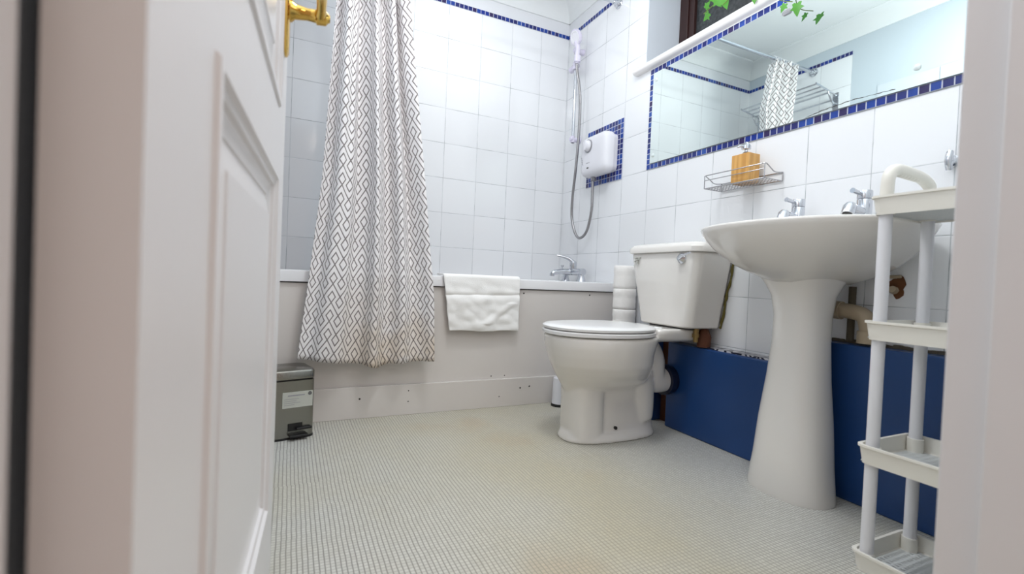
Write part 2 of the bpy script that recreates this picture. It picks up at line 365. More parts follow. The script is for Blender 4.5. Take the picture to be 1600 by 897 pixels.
obj('window_frame', bm, M['brown'], wn, bevel=0.003)
for y0, y1 in ((F0-0.055, -1.30), (-1.36, F1+0.055)):
    bm = B()
    for a, b in (((y0, WZ0+0.09), (y0-0.035, WZ1-0.055)), ((y1, WZ0+0.09), (y1+0.035, WZ1-0.055)), ((y0, WZ0+0.09), (y1, WZ0+0.125)), ((y0, WZ1-0.09), (y1, WZ1-0.055))):
        box(bm, (WX+0.008, a[0], a[1]), (WX+0.045, b[0], b[1]))
    obj('sash', bm, M['brown'], wn, bevel=0.002)
    obj('pane', box(B(), (WX+0.026, y0-0.03, WZ0+0.12), (WX+0.032, y1+0.03, WZ1-0.085)), M['nightglass'], wn)
box_out = struct('wall_outside', box(B(), (0.27, WY0+0.05, WZ0-0.05), (0.30, WY1-0.05, WZ1+0.05)), M['dark'])

# blue boxing along the right wall
FX = -0.079
bm = B(); box(bm, (FX, -0.62, 0), (-0.001, -1.005, 0.375)); struct('trim_14', bm, M['blue'], smooth=True, bevel=0.004)
struct('trim_15', box(B(), (-0.03, -1.005, 0), (-0.001, -1.085, 0.375)), M['wood'])
struct('trim_16', box(B(), (FX, -1.085, 0), (-0.001, -1.67, 0.368)), M['blue'], smooth=True, bevel=0.006)
struct('trim_17', box(B(), (FX+0.014, -1.29, 0.368), (-0.001, -1.67, 0.374)), M['patterntile'])
struct('trim_18', box(B(), (FX+0.008, -1.672, 0), (-0.001, YF, 0.462)), M['blue'], smooth=True, bevel=0.004)
bm = B()
for k in range(40):
    y = -1.675-k*0.0172
    box(bm, (-0.014-0.006*random.random(), y, 0.462), (-0.001, y-0.018, 0.468+0.006*random.random()))
struct('trim_19', bm, M['grime'])

# ------------------------------------------------------------------ door (open into the room)
H0 = Vector((-1.644, -2.376, 0)); L0 = Vector((-1.598, -1.616, 0)); dd = (L0-H0).normalized(); nn = Vector((dd.y, -dd.x, 0))  # nn points to +x (room side)
def dp(s, z, h=0): return H0 + dd*s + Vector((0, 0, z)) + nn*h
door = empty('door_1', H0+nn*(-0.018)); door['kind'] = 'structure'
S = [0, 0.140, 0.632, 0.7614]; Z = [0.008, 0.19, 0.775, 0.888, 1.86, 1.975]
bm = B()
def quad(bm, ps): return bm.faces.new([bm.verts.new(p) for p in ps])
nest = [(0, 0), (0.003, 0.004), (0.010, 0.0045), (0.013, 0.0), (0.0145, -0.001), (0.020, -0.002), (0.0225, -0.0065), (0.024, -0.0065), (0.031, -0.010), (0.040, -0.0105), (0.042, -0.0125), (0.074, -0.004), (0.076, -0.002)]
for sgn, h0 in ((1, 0), (-1, -0.038)):
    for i in range(3):
        for j in range(5):
            if i == 1 and j in (1, 3):
                rings = [[dp(S[1]+o_, Z[j]+o_, h0+sgn*q), dp(S[2]-o_, Z[j]+o_, h0+sgn*q), dp(S[2]-o_, Z[j+1]-o_, h0+sgn*q), dp(S[1]+o_, Z[j+1]-o_, h0+sgn*q)] for o_, q in nest]
                loft(bm, rings, False, True)
            else:
                quad(bm, [dp(S[i], Z[j], h0), dp(S[i+1], Z[j], h0), dp(S[i+1], Z[j+1], h0), dp(S[i], Z[j+1], h0)])
for a, b in (((0, Z[0]), (0, Z[-1])), ((S[3], Z[-1]), (S[3], Z[0])), ((0, Z[-1]), (S[3], Z[-1])), ((S[3], Z[0]), (0, Z[0]))):
    quad(bm, [dp(*a, 0), dp(*b, 0), dp(*b, -0.038), dp(*a, -0.038)])
bmesh.ops.remove_doubles(bm, verts=bm.verts, dist=1e-5)
obj('door_leaf', bm, M['paint'], door, angle=25)
for hz in (0.25, 1.75):
    bm = B(); tube(bm, [dp(-0.004, hz, 0.006), dp(-0.004, hz+0.09, 0.006)], 0.006); obj('hinge', bm, M['brass'], door)
hs, hz = 0.700, 1.088
bm = B()
rings = []
for h_ in (0.0, 0.004, 0.007):
    ins = 0 if h_ < 0.005 else 0.005
    ring = []
    for k in range(32):
        t = 2*PI*k/32; c, s_ = math.cos(t), math.sin(t)
        ring.append(dp(hs+(0.021-ins)*math.copysign(abs(c)**0.5, c), hz+0.005+(0.088-ins)*math.copysign(abs(s_)**0.35, s_), h_))
    rings.append(ring)
loft(bm, rings); plate = obj('handle_plate', bm, M['brass'], door)
bm = B(); lathe(bm, dp(hs, hz, 0.006), nn, [(0, 0.020), (0.004, 0.019), (0.009, 0.0135), (0.030, 0.0105), (0.044, 0.0115), (0.046, 0.0145), (0.058, 0.0135), (0.062, 0.013), (0.066, 0.008), (0.069, 0.006)], 28)
tube(bm, [dp(hs-0.004, hz, 0.058), dp(hs-0.03, hz+0.002, 0.060), dp(hs-0.07, hz+0.006, 0.060), dp(hs-0.105, hz-0.004, 0.056), dp(hs-0.118, hz-0.012, 0.050)], [0.012, 0.0085, 0.0095, 0.0085, 0.006], 16, sm=6)
obj('door_handle', bm, M['brass'], door)
bm = B(); tube(bm, [dp(hs, hz+0.055, 0.007), dp(hs, hz+0.055, 0.022)], 0.006); box(bm, dp(hs-0.014, hz+0.049, 0.020), dp(hs+0.014, hz+0.061, 0.030)); obj('thumb_turn', bm, M['brass'], door)

# ------------------------------------------------------------------ bath
bath = empty('bathtub', (-0.85, -0.3, 0), 'white panelled bathtub along the tiled back wall with curtain and towel hanging over its side', 'bathtub')
bm = B(); X0, X1, Y0, Y1, ZT = XL+0.002, -0.002, -0.002, -0.604, 0.613
def rr(x0, x1, y0, y1, z, r, seg=8):
    out = []
    for cx, cy_, a0 in ((x1-r, y1-r, 0), (x0+r, y1-r, PI/2), (x0+r, y0+r, PI), (x1-r, y0+r, 1.5*PI)):
        for k in range(seg+1):
            a = a0+k*PI/2/seg; out.append(Vector((cx+r*math.cos(a), cy_+r*math.sin(a), z)))
    return out
rings = [rr(X0, X1, Y1, Y0, ZT-0.046, 0.004), rr(X0, X1, Y1, Y0, ZT-0.008, 0.004), rr(X0+0.002, X1-0.002, Y1+0.002, Y0-0.002, ZT-0.002, 0.004), rr(X0+0.006, X1-0.006, Y1+0.007, Y0-0.006, ZT, 0.006),
         rr(X0+0.07, X1-0.12, Y1+0.055, Y0-0.06, ZT, 0.12), rr(X0+0.08, X1-0.13, Y1+0.065, Y0-0.07, ZT-0.012, 0.12), rr(X0+0.12, X1-0.16, Y1+0.09, Y0-0.09, ZT-0.25, 0.13), rr(X0+0.22, X1-0.2, Y1+0.12, Y0-0.12, ZT-0.40, 0.12), rr(X0+0.3, X1-0.26, Y1+0.18, Y0-0.18, ZT-0.42, 0.08)]
loft(bm, rings, False, True); obj('bath_tub', bm, M['bath'], bath)
obj('bath_panel', box(B(), (X0, -0.580, 0.09), (X1-0.0, -0.592, 0.562)), M['panel'], bath, bevel=0.001)
obj('rim_gap', box(B(), (X0, -0.575, 0.561), (X1, -0.590, 0.568)), M['gap'], bath)
obj('skirting', box(B(), (X0, -0.592, 0.0), (X1, -0.606, 0.133)), M['panel'], bath, bevel=0.0015)
for (x, z, yy) in ((-0.545, 0.545, -0.592), (-0.16, 0.545, -0.592), (-1.30, 0.083, -0.606), (-1.095, 0.105, -0.606), (-1.095, 0.058, -0.606), (-0.55, 0.085, -0.606), (-0.50, 0.09, -0.606), (-0.66, 0.05, -0.606), (-0.63, 0.147, -0.592), (-0.70, 0.147, -0.592)):
    big = 0.0042 if x > -0.6 and z < 0.5 or z > 0.5 or x < -1.2 else 0.003
    bm = B(); lathe(bm, (x, yy, z), (0, -1, 0), [(0, big), (0.001, big*0.8)], 10); obj('screw', bm, M['screw'], bath)
# mixer tap on the bath end
mx_ = empty('bath_mixer_tap', (-0.07, -0.29, ZT), 'chrome lever bath mixer tap on the bath rim below the hose loop', 'tap')
TX = -0.075
for y in (-0.205, -0.375):
    bm = B(); lathe(bm, (TX, y, ZT), (0, 0, 1), [(0, 0.027), (0.004, 0.026), (0.02, 0.021), (0.045, 0.017), (0.052, 0.017)], 20); obj('pillar', bm, M['chrome'], mx_)
bm = B(); tube(bm, [(TX, -0.185, ZT+0.056), (TX, -0.395, ZT+0.056)], 0.020, 18); tube(bm, [(TX, -0.28, ZT+0.056), (TX-0.04, -0.27, ZT+0.056), (TX-0.105, -0.262, ZT+0.050), (TX-0.125, -0.26, ZT+0.038)], [0.019, 0.0165, 0.015, 0.013], 16, sm=5)
lathe(bm, (TX-0.125, -0.26, ZT+0.042), (0, 0, -1), [(0, 0.014), (0.016, 0.014)], 16); obj('tap_body', bm, M['chrome'], mx_)
bm = B(); lathe(bm, (TX, -0.285, ZT+0.066), (0, 0, 1), [(0, 0.019), (0.03, 0.021), (0.036, 0.022), (0.05, 0.019), (0.056, 0.010)], 20)
tube(bm, [(TX, -0.285, ZT+0.112), (TX-0.03, -0.27, ZT+0.135), (TX-0.085, -0.24, ZT+0.150)], [0.014, 0.010, 0.005], 12, sm=5); obj('lever', bm, M['chrome'], mx_)
bm = B(); lathe(bm, (TX-0.055, -0.255, ZT+0.07), (0, 0, 1), [(0, 0.004), (0.012, 0.004), (0.014, 0.009), (0.022, 0.010)], 14); obj('diverter_knob', bm, M['chrome'], mx_)

# ------------------------------------------------------------------ towel over the bath side
bm = B(); NX, NS = 56, 60
xa, xb = -0.962, -0.582
R0 = ZT+0.004
path = []
for k in range(NS+1):
    s = k/NS*0.36
    if s < 0.10: path.append((-0.508-s, R0+0.0012)); continue
    s2 = s-0.10; q = s2/0.018
    if q < 1: path.append((-0.608-0.006*math.sin(q*PI/2), R0-0.006*(1-math.cos(q*PI/2)))); continue
    path.append((-0.614, R0-0.006-(s2-0.018)))
V = []
for i in range(NX+1):
    u = i/NX; row = []
    for k, (y, z) in enumerate(path):
        hang = max(0, R0-z)/0.24
        x = xa + (xb-xa)*u + 0.040*hang*(1-u)*0.85 - 0.002*hang
        nz = noise.noise(Vector((x*9+z*5, z*12, 1.3)))*0.011 + noise.noise(Vector((x*20-z*10, z*26+x*12, 4)))*0.006
        fold = 0.007*math.exp(-((z-0.53-(x+0.9)*0.02)/0.008)**2)*min(1, hang*4)
        cres = 0.008*math.exp(-(((x+0.70)*0.8-(z-0.44)*1.1)/0.02)**2)*(1 if 0.40 < z < 0.50 else 0.3)*min(1, hang*2)
        row.append(bm.verts.new((x, y-0.002*hang-(0.006+nz-fold+cres)*min(1, hang*3), z+0.003*math.sin(u*9)*hang*0.6-(0.004*u*hang))))
    V.append(row)
for i in range(NX):
    for k in range(NS): bm.faces.new((V[i][k], V[i+1][k], V[i+1][k+1], V[i][k+1]))
tw = obj('bath_towel', bm, M['towel']); m = tw.modifiers.new('thick', 'SOLIDIFY'); m.thickness = 0.007; m.offset = 1
m = tw.modifiers.new('sub', 'SUBSURF'); m.levels = 1; m.render_levels = 1
tag(tw, 'white folded cotton towel hung over the side of the bath', 'towel')

# ------------------------------------------------------------------ shower curtain, rod
rod = empty('curtain_rod', (-0.85, -0.515, 2.14), 'chrome shower rail crossing above the bath, round flange on the right wall', 'curtain rail')
bm = B(); tube(bm, [(XL+0.004, -0.515, 2.14), (-0.004, -0.515, 2.14)], 0.0115, 16); obj('rail', bm, M['chrome'], rod)
for x, d_ in ((0, -1), (XL, 1)):
    bm = B(); lathe(bm, (x, -0.515, 2.14), (d_, 0, 0), [(0.0005, 0.029), (0.006, 0.029), (0.009, 0.022), (0.011, 0.024), (0.018, 0.022), (0.022, 0.016), (0.04, 0.0135)], 28); obj('flange', bm, M['chrome'], rod)
cur = empty('shower_curtain', (-1.27, -0.6, 0.22), 'white shower curtain with grey geometric diamond print, bunched and hanging outside the bath', 'shower curtain')
bm = B(); NU, NT, W_ = 260, 90, 0.80
import bisect
def interp(tab, x):
    for (a, b), (c, d) in zip(tab, tab[1:]):
        if x <= c: return b+(d-b)*max(0, (x-a)/(c-a))
    return tab[-1][1]
def foldy(s, t):
    ph = 3.9*s + 0.10 + 0.15*math.sin(2*PI*s*1.1+0.4+0.6*t) + 0.05*math.sin(9*s+2*t)
    sec = 0.22*(1-0.5*t)*math.cos(2*PI*(8.3*s+0.3*t))
    return -math.cos(2*PI*ph) * (1-0.5*math.sin(PI*s*1.7+0.5)**2*(0.3+0.7*t)) + sec
rows = []
uvl = {}
for j in range(NT+1):
    t = j/NT; z = 2.122 + (0.224-2.122)*t
    xl = interp([(0, -1.50), (0.18, -1.440), (0.6, -1.476), (0.85, -1.52), (1, -1.545)], t); xr = interp([(0, -1.27), (0.18, -1.150), (0.35, -1.12), (0.6, -1.068), (0.85, -1.02), (1, -1.008)], t)
    y0 = interp([(0, -0.515), (0.75, -0.622), (0.8, -0.635), (1, -0.655)], t)
    N_ = 240
    def build(A):
        pts = []
        for i in range(N_+1):
            s = i/N_; pts.append((xl+(xr-xl)*(s+0.02*math.sin(2*PI*5.2*s)*(1-t)), A*foldy(s, t)))
        L = [0]
        for a, b in zip(pts, pts[1:]): L.append(L[-1]+math.hypot(b[0]-a[0], b[1]-a[1]))
        return pts, L
    lo, hi = 0, 0.12
    for _ in range(18):
        mid = (lo+hi)/2; pts, L = build(mid)
        if L[-1] < W_*(1-0.21*t): lo = mid
        else: hi = mid
    A = min(lo, 0.066); pts, L = build(A)
    row = []
    for i in range(NU+1):
        l = L[-1]*i/NU; k = min(max(bisect.bisect(L, l)-1, 0), N_-1); f = (l-L[k])/max(1e-9, L[k+1]-L[k])
        x = pts[k][0]+(pts[k+1][0]-pts[k][0])*f; y = pts[k][1]+(pts[k+1][1]-pts[k][1])*f
        s = i/NU
        dz = (0.045*(1-s)**2.0*max(0, (t-0.8)/0.2) if s < 0.5 else 0.012*max(0, (t-0.8)/0.2)) - 0.012*math.exp(-((s-0.56)/0.06)**2)*max(0, (t-0.85)/0.15)
        if s > 0.6: dz += 0.010*(s-0.6)/0.4*max(0, (t-0.85)/0.15)
        wr_ = 0.004*noise.noise(Vector((x*14, z*5, 3)))
        vv = bm.verts.new((x, y0+y-0.030*(0 if t < .1 else 1)*min(1, t*2)*0.3+wr_, z+dz)); uvl[vv] = (s*W_*(1-0.18*t*0)+0.012, z); row.append(vv)
    rows.append(row)
uvlay = bm.loops.layers.uv.new('UVMap')
for j in range(NT):
    for i in range(NU):
        f = bm.faces.new((rows[j][i], rows[j][i+1], rows[j+1][i+1], rows[j+1][i]))
        for lp in f.loops: lp[uvlay].uv = uvl[lp.vert]
cl = obj('cloth', bm, M['curtain'], cur, angle=180)
m = cl.modifiers.new('thick', 'SOLIDIFY'); m.thickness = 0.0012
for k in range(9):
    x = -1.488+k*0.026; bm = B(); n_ = 16
    tube(bm, [(x+0.002*math.sin(a*2), -0.515+0.017*math.cos(a), 2.134+0.021*math.sin(a)) for a in [2*PI*q/n_ for q in range(n_+1)]], 0.0016, 8)
    obj('ring', bm, M['wplastic'], cur)

# ------------------------------------------------------------------ shower riser, handset, hose
ris = empty('shower_riser', (-0.05, -0.22, 1.45), 'chrome shower riser rail with white handset high in the tiled corner', 'shower')
RY, RX = -0.178, -0.050
HX, HY = -0.088, -0.25
bm = B(); tube(bm, [(RX, RY, 1.455), (RX, RY, 2.03)], 0.0095, 16); obj('rail', bm, M['chrome'], ris)
for z in (1.475, 2.01):
    bm = B(); lathe(bm, (0, RY, z), (-1, 0, 0), [(0.0005, 0.019), (0.010, 0.018), (0.03, 0.013), (0.066, 0.0145), (0.070, 0.010)], 20); tube(bm, [(RX, RY, z-0.02), (RX, RY, z+0.02)], 0.0135, 16); obj('rail_bracket', bm, M['lplastic'], ris)
bm = B(); tube(bm, [(RX, RY, 1.895), (RX, RY, 1.942)], 0.0195, 18); tube(bm, [(RX-0.0, RY+0.055, 1.912), (RX, RY-0.012, 1.919), (RX-0.03, RY-0.055, 1.921)], [0.019, 0.018, 0.016], 16); tube(bm, [(HX, HY, 1.905), (HX, HY, 1.941)], 0.019, 16); obj('slider', bm, M['lplastic'], ris)
bm = B(); tube(bm, [(HX, HY, 1.899), (HX-0.002, HY, 1.94), (HX+0.002, HY+0.002, 1.985), (HX-0.006, HY+0.004, 2.025)], [0.0115, 0.0135, 0.0145, 0.018], 18, sm=6)
hd = Vector((-0.95, -0.05, -0.35)).normalized()
lathe(bm, Vector((HX-0.012, HY, 2.047))-hd*0.022, hd, [(0, 0.012), (0.006, 0.030), (0.016, 0.043), (0.026, 0.047), (0.034, 0.045)], 32); obj('handset', bm, M['lplastic'], ris)
bm = B(); lathe(bm, Vector((HX-0.012, HY, 2.047))+hd*0.0115, hd, [(0, 0.038), (0.003, 0.038), (0.0035, 0.030), (0.001, 0.028)], 32); obj('spray_face', bm, M['wplastic'], ris)
ho = B()
tube(ho, [(HX, HY, 1.893), (HX+0.001, HY-0.004, 1.85), (-0.080, -0.285, 1.70), (-0.070, -0.276, 1.515), (-0.070, -0.260, 1.293), (-0.062, -0.224, 1.11), (-0.055, -0.218, 0.99), (-0.050, -0.256, 0.898), (-0.048, -0.308, 0.869), (-0.046, -0.370, 0.909), (-0.045, -0.404, 1.016), (-0.045, -0.406, 1.10), (-0.045, -0.406, 1.183)], 0.0080, 12, sm=10)
hose = obj('shower_hose', ho, M['wire'], None); tag(hose, 'grey metal shower hose looping down beside the white heater', 'hose')
mh = bpy.data.materials.new('ribbed_hose'); n = N(mh); xyz = n.pos(); wv = n.m('SINE', n.m('MULTIPLY', xyz[2], 2400)); n.link(n.mix(n.m('ADD', n.m('MULTIPLY', wv, 0.5), 0.5), lin((120, 118, 118)), lin((185, 184, 186))), n.b.inputs['Base Color']); n.b.inputs['Metallic'].default_value = 0.85; n.b.inputs['Roughness'].default_value = 0.3
hose.data.materials[0] = mh

# electric shower unit
ht = empty('electric_shower', (-0.05, -0.44, 1.2), 'white electric shower unit with round dial on blue mosaic panel', 'shower heater')
def rbox(x0, yc, zc, hy, hz_, r_, depthprof, seg=8):
    """rounded rect slices along -x; depthprof: (x, inset)"""
    rings = []
    for x, ins in depthprof:
        ring = []
        a, b = hy-ins, hz_-ins; r = max(0.002, r_-ins*0.6)
        for cy_, cz_, a0 in ((a-r, b-r, 0), (-a+r, b-r, PI/2), (-a+r, -b+r, PI), (a-r, -b+r, 1.5*PI)):
            for k in range(seg+1):
                t = a0+k*PI/2/seg; ring.append(Vector((x, yc+cy_+r*math.cos(t), zc+cz_+r*math.sin(t))))
        rings.append(ring)
    return rings
HYc, HZc = -0.452, 1.320
bm = B(); loft(bm, rbox(0, HYc, HZc, 0.116, 0.106, 0.03, [(-0.004, 0.004), (-0.030, 0.004), (-0.034, 0.007)])); obj('back_case', bm, M['wplastic'], ht)
bm = B(); loft(bm, rbox(0, HYc, HZc, 0.122, 0.112, 0.04, [(-0.034, 0.0), (-0.060, 0.0), (-0.076, 0.004), (-0.086, 0.012), (-0.092, 0.028), (-0.094, 0.055)])); obj('front_cover', bm, M['wplastic'], ht)
bm = B(); lathe(bm, (-0.092, -0.418, 1.372), (-1, 0, 0), [(0, 0.036), (0.006, 0.036), (0.007, 0.031)], 32); dr = obj('dial_ring', bm, M['grey'], ht)
bm = B(); lathe(bm, (-0.097, -0.418, 1.372), (-1, 0, 0), [(0, 0.031), (0.004, 0.031), (0.016, 0.025), (0.020, 0.020)], 32); box(bm, (-0.111, -0.424, 1.347), (-0.121, -0.412, 1.397)); obj('dial', bm, M['wplastic'], ht)
bm = B(); lathe(bm, (-0.0935, -0.418, 1.250), (-1, 0, 0), [(0, 0.010), (0.001, 0.010)], 20)
for v in bm.verts: v.co.z = 1.250+(v.co.z-1.250)*0.45
obj('badge', bm, M['ink'], ht)
bm = B()
for k in range(6):
    y = -0.403-k*0.0055; box(bm, (-0.094, y, 1.275), (-0.0946, y-0.003, 1.279+0.002*(k % 2)))
obj('lettering', bm, M['grey'], ht)
bm = B()
for k, (y, z) in enumerate(((-0.345, 1.322), (-0.350, 1.310), (-0.355, 1.296), (-0.360, 1.284))):
    tube(bm, [(-0.0935, y, z), (-0.0925, y-0.008, z-0.004), (-0.0935, y-0.010, z-0.010)], 0.0014, 6)
obj('dial_marks', bm, M['grey'], ht)
bm = B(); tube(bm, [(-0.045, -0.406, 1.186), (-0.045, -0.406, 1.212)], 0.013, 16); obj('hose_outlet', bm, M['grey'], ht)

# ------------------------------------------------------------------ mirror
mi = empty('wall_mirror', (-0.006, -1.43, 1.2), 'long frameless wall mirror framed by blue mosaic above the basin', 'mirror')
MA, MB_, MC, MD = MY0-0.0265, -2.052, MZ0+0.0255, MZ1-0.0255
obj('mirror_glass', box(B(), (-0.0035, MA, MC), (-0.009, MB_, MD)), M['mirror'], mi)
for y, z in ((MA-0.022, MC+0.037), (MA-0.022, MD-0.035), (-1.915, MC+0.052)):
    bm = B(); lathe(bm, (-0.009, y, z), (-1, 0, 0), [(0, 0.010), (0.003, 0.009), (0.006, 0.004)], 18); obj('screw_cap', bm, M['clear'], mi)
bm = B()
rings = rbox(0, -1.512, 1.604, 0.017, 0.0085, 0.008, [(-0.009, 0), (-0.013, 0), (-0.0145, 0.002)], 5)
loft(bm, rings); obj('clip', bm, M['grey'], mi)
bm = B()
def stain(pts, wd):
    for (a, b), (c, d), w0, w1 in zip(pts, pts[1:], wd, wd[1:]):
        q = [(a, b-w0), (c, d-w1), (c, d+w1), (a, b+w0)]
        bm.faces.new([bm.verts.new((-0.0094, y_, z_)) for y_, z_ in q])
pts = [(-1.60, MC+0.002)]; wd = [0.0004]
k = 0
while pts[-1][0] > -1.86:
    y_ = pts[-1][0]-0.008; f = (y_+1.60)/-0.26
    pts.append((y_, MC+0.002+0.012*math.sin(min(1, f)*PI*0.85)**0.8+random.uniform(-0.0012, 0.0012))); wd.append(random.uniform(0.0004, 0.0016))
stain(pts, wd)
pts = [(MB_+0.006, MC+0.004+q*0.011+0) for q in range(15)]; pts = [(a+random.uniform(-0.003, 0.003)+0.012*math.exp(-((i-2)/2)**2), b) for i, (a, b) in enumerate(pts)]
obj('tarnish', bm, M['silver'], mi, smooth=False, label='dark worn silvering along the bottom edge'); bm = B()
for (a, b), (c, d) in zip(pts, pts[1:]):
    w0 = random.uniform(0.001, 0.003); bm.faces.new([bm.verts.new((-0.0094, y_, z_)) for y_, z_ in ((a-w0, b), (a+w0, b), (c+w0, d), (c-w0, d))])
obj('tarnish', bm, M['silver'], mi, smooth=False, label='dark worn silvering at the right edge')

# ------------------------------------------------------------------ toilet
TY = -1.115
wc = empty('toilet', (-0.4, TY, 0), 'white close-coupled toilet, lid down, beside the blue boxed-in pipes', 'toilet')
bm = B(); rings = []
for z, xf, xb_, hw, n_ in ((0.170, -0.585, -0.24, 0.055, 2.4), (0.200, -0.606, -0.23, 0.084, 2.3), (0.222, -0.618, -0.225, 0.112, 2.2), (0.245, -0.634, -0.225, 0.134, 2.15), (0.27, -0.650, -0.23, 0.152, 2.1), (0.30, -0.667, -0.235, 0.166, 2.1), (0.34, -0.682, -0.235, 0.176, 2.1), (0.375, -0.692, -0.225, 0.181, 2.1), (0.405, -0.695, -0.215, 0.182, 2.1), (0.412, -0.691, -0.22, 0.178, 2.1)):
    rings.append(sup((xf+xb_)/2, TY+0.02*max(0, (0.3-z)/0.1), (xb_-xf)/2, hw, z, n_, 48))
loft(bm, rings)
BY = TY+0.02
loft(bm, [sup(-0.3945, BY, 0.2145, 0.105, 0.0, 2.7, 56), sup(-0.3945, BY, 0.2145, 0.105, 0.010, 2.7, 56), sup(-0.395, BY, 0.208, 0.095, 0.022, 2.7, 56), sup(-0.395, BY, 0.205, 0.088, 0.03, 2.7, 56)])
loft(bm, [sup(-0.520, BY, 0.070, 0.090, 0.005, 2.8, 48), sup(-0.520, BY, 0.072, 0.086, 0.06, 2.8, 48), sup(-0.521, BY, 0.072, 0.084, 0.15, 2.8, 48), sup(-0.522, BY, 0.078, 0.088, 0.235, 2.6, 48)])
loft(bm, [sup(-0.36, BY, 0.175, 0.084, 0.005, 3, 48), sup(-0.36, BY, 0.172, 0.070, 0.06, 3, 48), sup(-0.36, BY, 0.165, 0.067, 0.15, 3, 48), sup(-0.36, BY, 0.16, 0.085, 0.25, 3, 48)])
# rear platform carrying the cistern
loft(bm, [sup(-0.150, TY-0.004, 0.13, 0.10, 0.388, 3.5, 40), sup(-0.150, TY-0.004, 0.146, 0.126, 0.400, 4, 40), sup(-0.146, TY-0.004, 0.140, 0.132, 0.430, 5, 40), sup(-0.142, TY-0.004, 0.132, 0.130, 0.442, 5, 40)])
# soil outlet: swan neck at the rear
tube(bm, [(-0.36, TY+0.01, 0.27), (-0.29, TY+0.01, 0.345), (-0.235, TY+0.01, 0.345), (-0.195, TY+0.01, 0.30), (-0.19, TY+0.01, 0.24), (-0.165, TY+0.01, 0.212), (-0.105, TY+0.01, 0.210)], [0.05, 0.066, 0.066, 0.060, 0.060, 0.056, 0.050], 28, sm=6)
tube(bm, [(-0.33, TY+0.01, 0.30), (-0.285, TY+0.01, 0.24), (-0.262, TY+0.01, 0.15), (-0.255, TY+0.01, 0.06)], [0.066, 0.082, 0.074, 0.066], 28, sm=6)
pan = obj('pan', bm, M['ceramic'], wc, recalc=False)
m = pan.modifiers.new('remesh', 'REMESH'); m.mode = 'VOXEL'; m.voxel_size = 0.0055; m.use_smooth_shade = True
m = pan.modifiers.new('smooth', 'SMOOTH'); m.factor = 0.6; m.iterations = 7
bm = B(); tube(bm, [(-0.122, TY+0.01, 0.210), (-0.104, TY+0.01, 0.210)], 0.066, 28); tube(bm, [(-0.100, TY+0.01, 0.210), (-0.082, TY+0.01, 0.210)], 0.060, 28); obj('outlet_collar', bm, M['gasket'], wc)
def oval(z, gro, bk=-0.235):
    return [Vector((max(p.x, -10), p.y, z)) for p in sup(-0.44, TY, 0.262+gro, 0.186+gro, z, 2.15, 56, a2=0.195+gro)]
bm = B(); loft(bm, [oval(0.414, -0.008), oval(0.417, -0.001), oval(0.428, 0.0), oval(0.432, -0.006)]); obj('seat', bm, M['seat'], wc)
bm = B(); loft(bm, [oval(0.4335, -0.010), oval(0.436, -0.002), oval(0.444, -0.001), oval(0.449, -0.007), oval(0.452, -0.03), oval(0.4535, -0.08)]); obj('lid', bm, M['seat'], wc)
bm = B()
for dy in (-0.08, 0.08):
    bm = B(); tube(bm, [(-0.238, TY+dy-0.022, 0.436), (-0.238, TY+dy+0.022, 0.436)], 0.010, 16); obj('hinge', bm, M['seat'], wc)
bm = B(); lathe(bm, (-0.41, TY-0.052, 0.048), (0, -1, 0.1), [(0, 0.0065), (0.008, 0.0065)], 12); obj('floor_bolt', bm, M['screw'], wc)
# cistern
CY = -1.142
def cring(z, hy, xf, xb_=-0.012, r=0.035, n=8):
    out = []
    for cx, cy_, a0, rr_ in ((xb_-0.008, CY+hy-0.008, 0, 0.008), (xf+r, CY+hy-r, PI/2, r), (xf+r, CY-hy+r, PI, r), (xb_-0.008, CY-hy+0.008, 1.5*PI, 0.008)):
        for k in range(n+1):
            a = a0+k*PI/2/n; out.append(Vector((cx+rr_*math.cos(a), cy_+rr_*math.sin(a), z)))
    # bow the front outwards a little
    for p in out:
        if p.x < xf+r*1.2: p.x -= 0.012*(1-((p.y-CY)/hy)**2)
    return out
bm = B(); loft(bm, [cring(0.448, 0.142, -0.165), cring(0.454, 0.149, -0.172), cring(0.50, 0.156, -0.176), cring(0.62, 0.178, -0.186), cring(0.742, 0.198, -0.195), cring(0.746, 0.196, -0.193)]); obj('cistern', bm, M['ceramic'], wc)
bm = B(); loft(bm, [cring(0.443, 0.12, -0.150), cring(0.4475, 0.12, -0.150)]); obj('coupling_gasket', bm, M['black'], wc)
bm = B(); loft(bm, [cring(0.747, 0.200, -0.198), cring(0.750, 0.207, -0.206), cring(0.768, 0.208, -0.207), cring(0.782, 0.200, -0.198, r=0.04), cring(0.790, 0.175, -0.170, r=0.04), cring(0.793, 0.12, -0.13, r=0.03)]); obj('cistern_lid', bm, M['ceramic'], wc)
bm = B(); lathe(bm, (-0.198, -1.262, 0.722), (-1, 0, 0), [(0, 0.021), (0.006, 0.021), (0.010, 0.017), (0.018, 0.010)], 20)
tube(bm, [(-0.214, -1.262, 0.722), (-0.222, -1.29, 0.732), (-0.222, -1.325, 0.742)], [0.007, 0.004, 0.003], 10); obj('flush_lever', bm, M['chrome'], wc)
bm = B()
for (y, z, l) in ((-0.985, 0.728, 0.018), (-1.010, 0.728, 0.012), (-0.990, 0.720, 0.022), (-1.0, 0.712, 0.010), (-1.005, 0.704, 0.008), (-0.985, 0.712, 0.006), (-0.985, 0.694, 0.003)):
    box(bm, (-0.1985, y, z), (-0.207, y-l, z+0.0025))
obj('printed_mark', bm, M['label'], wc)
bm = B(); pts = [(-0.006, CY-0.15-0.054*(k/24)+random.uniform(-0.003, 0.003), 0.45+0.29*k/24) for k in range(25)]
tube(bm, pts, [0.005]+[random.uniform(0.003, 0.006) for _ in range(23)]+[0.004], 8)
for v in bm.verts: v.co.x = min(-0.0005, v.co.x)
obj('foam_seal', bm, M['foam'], wc)
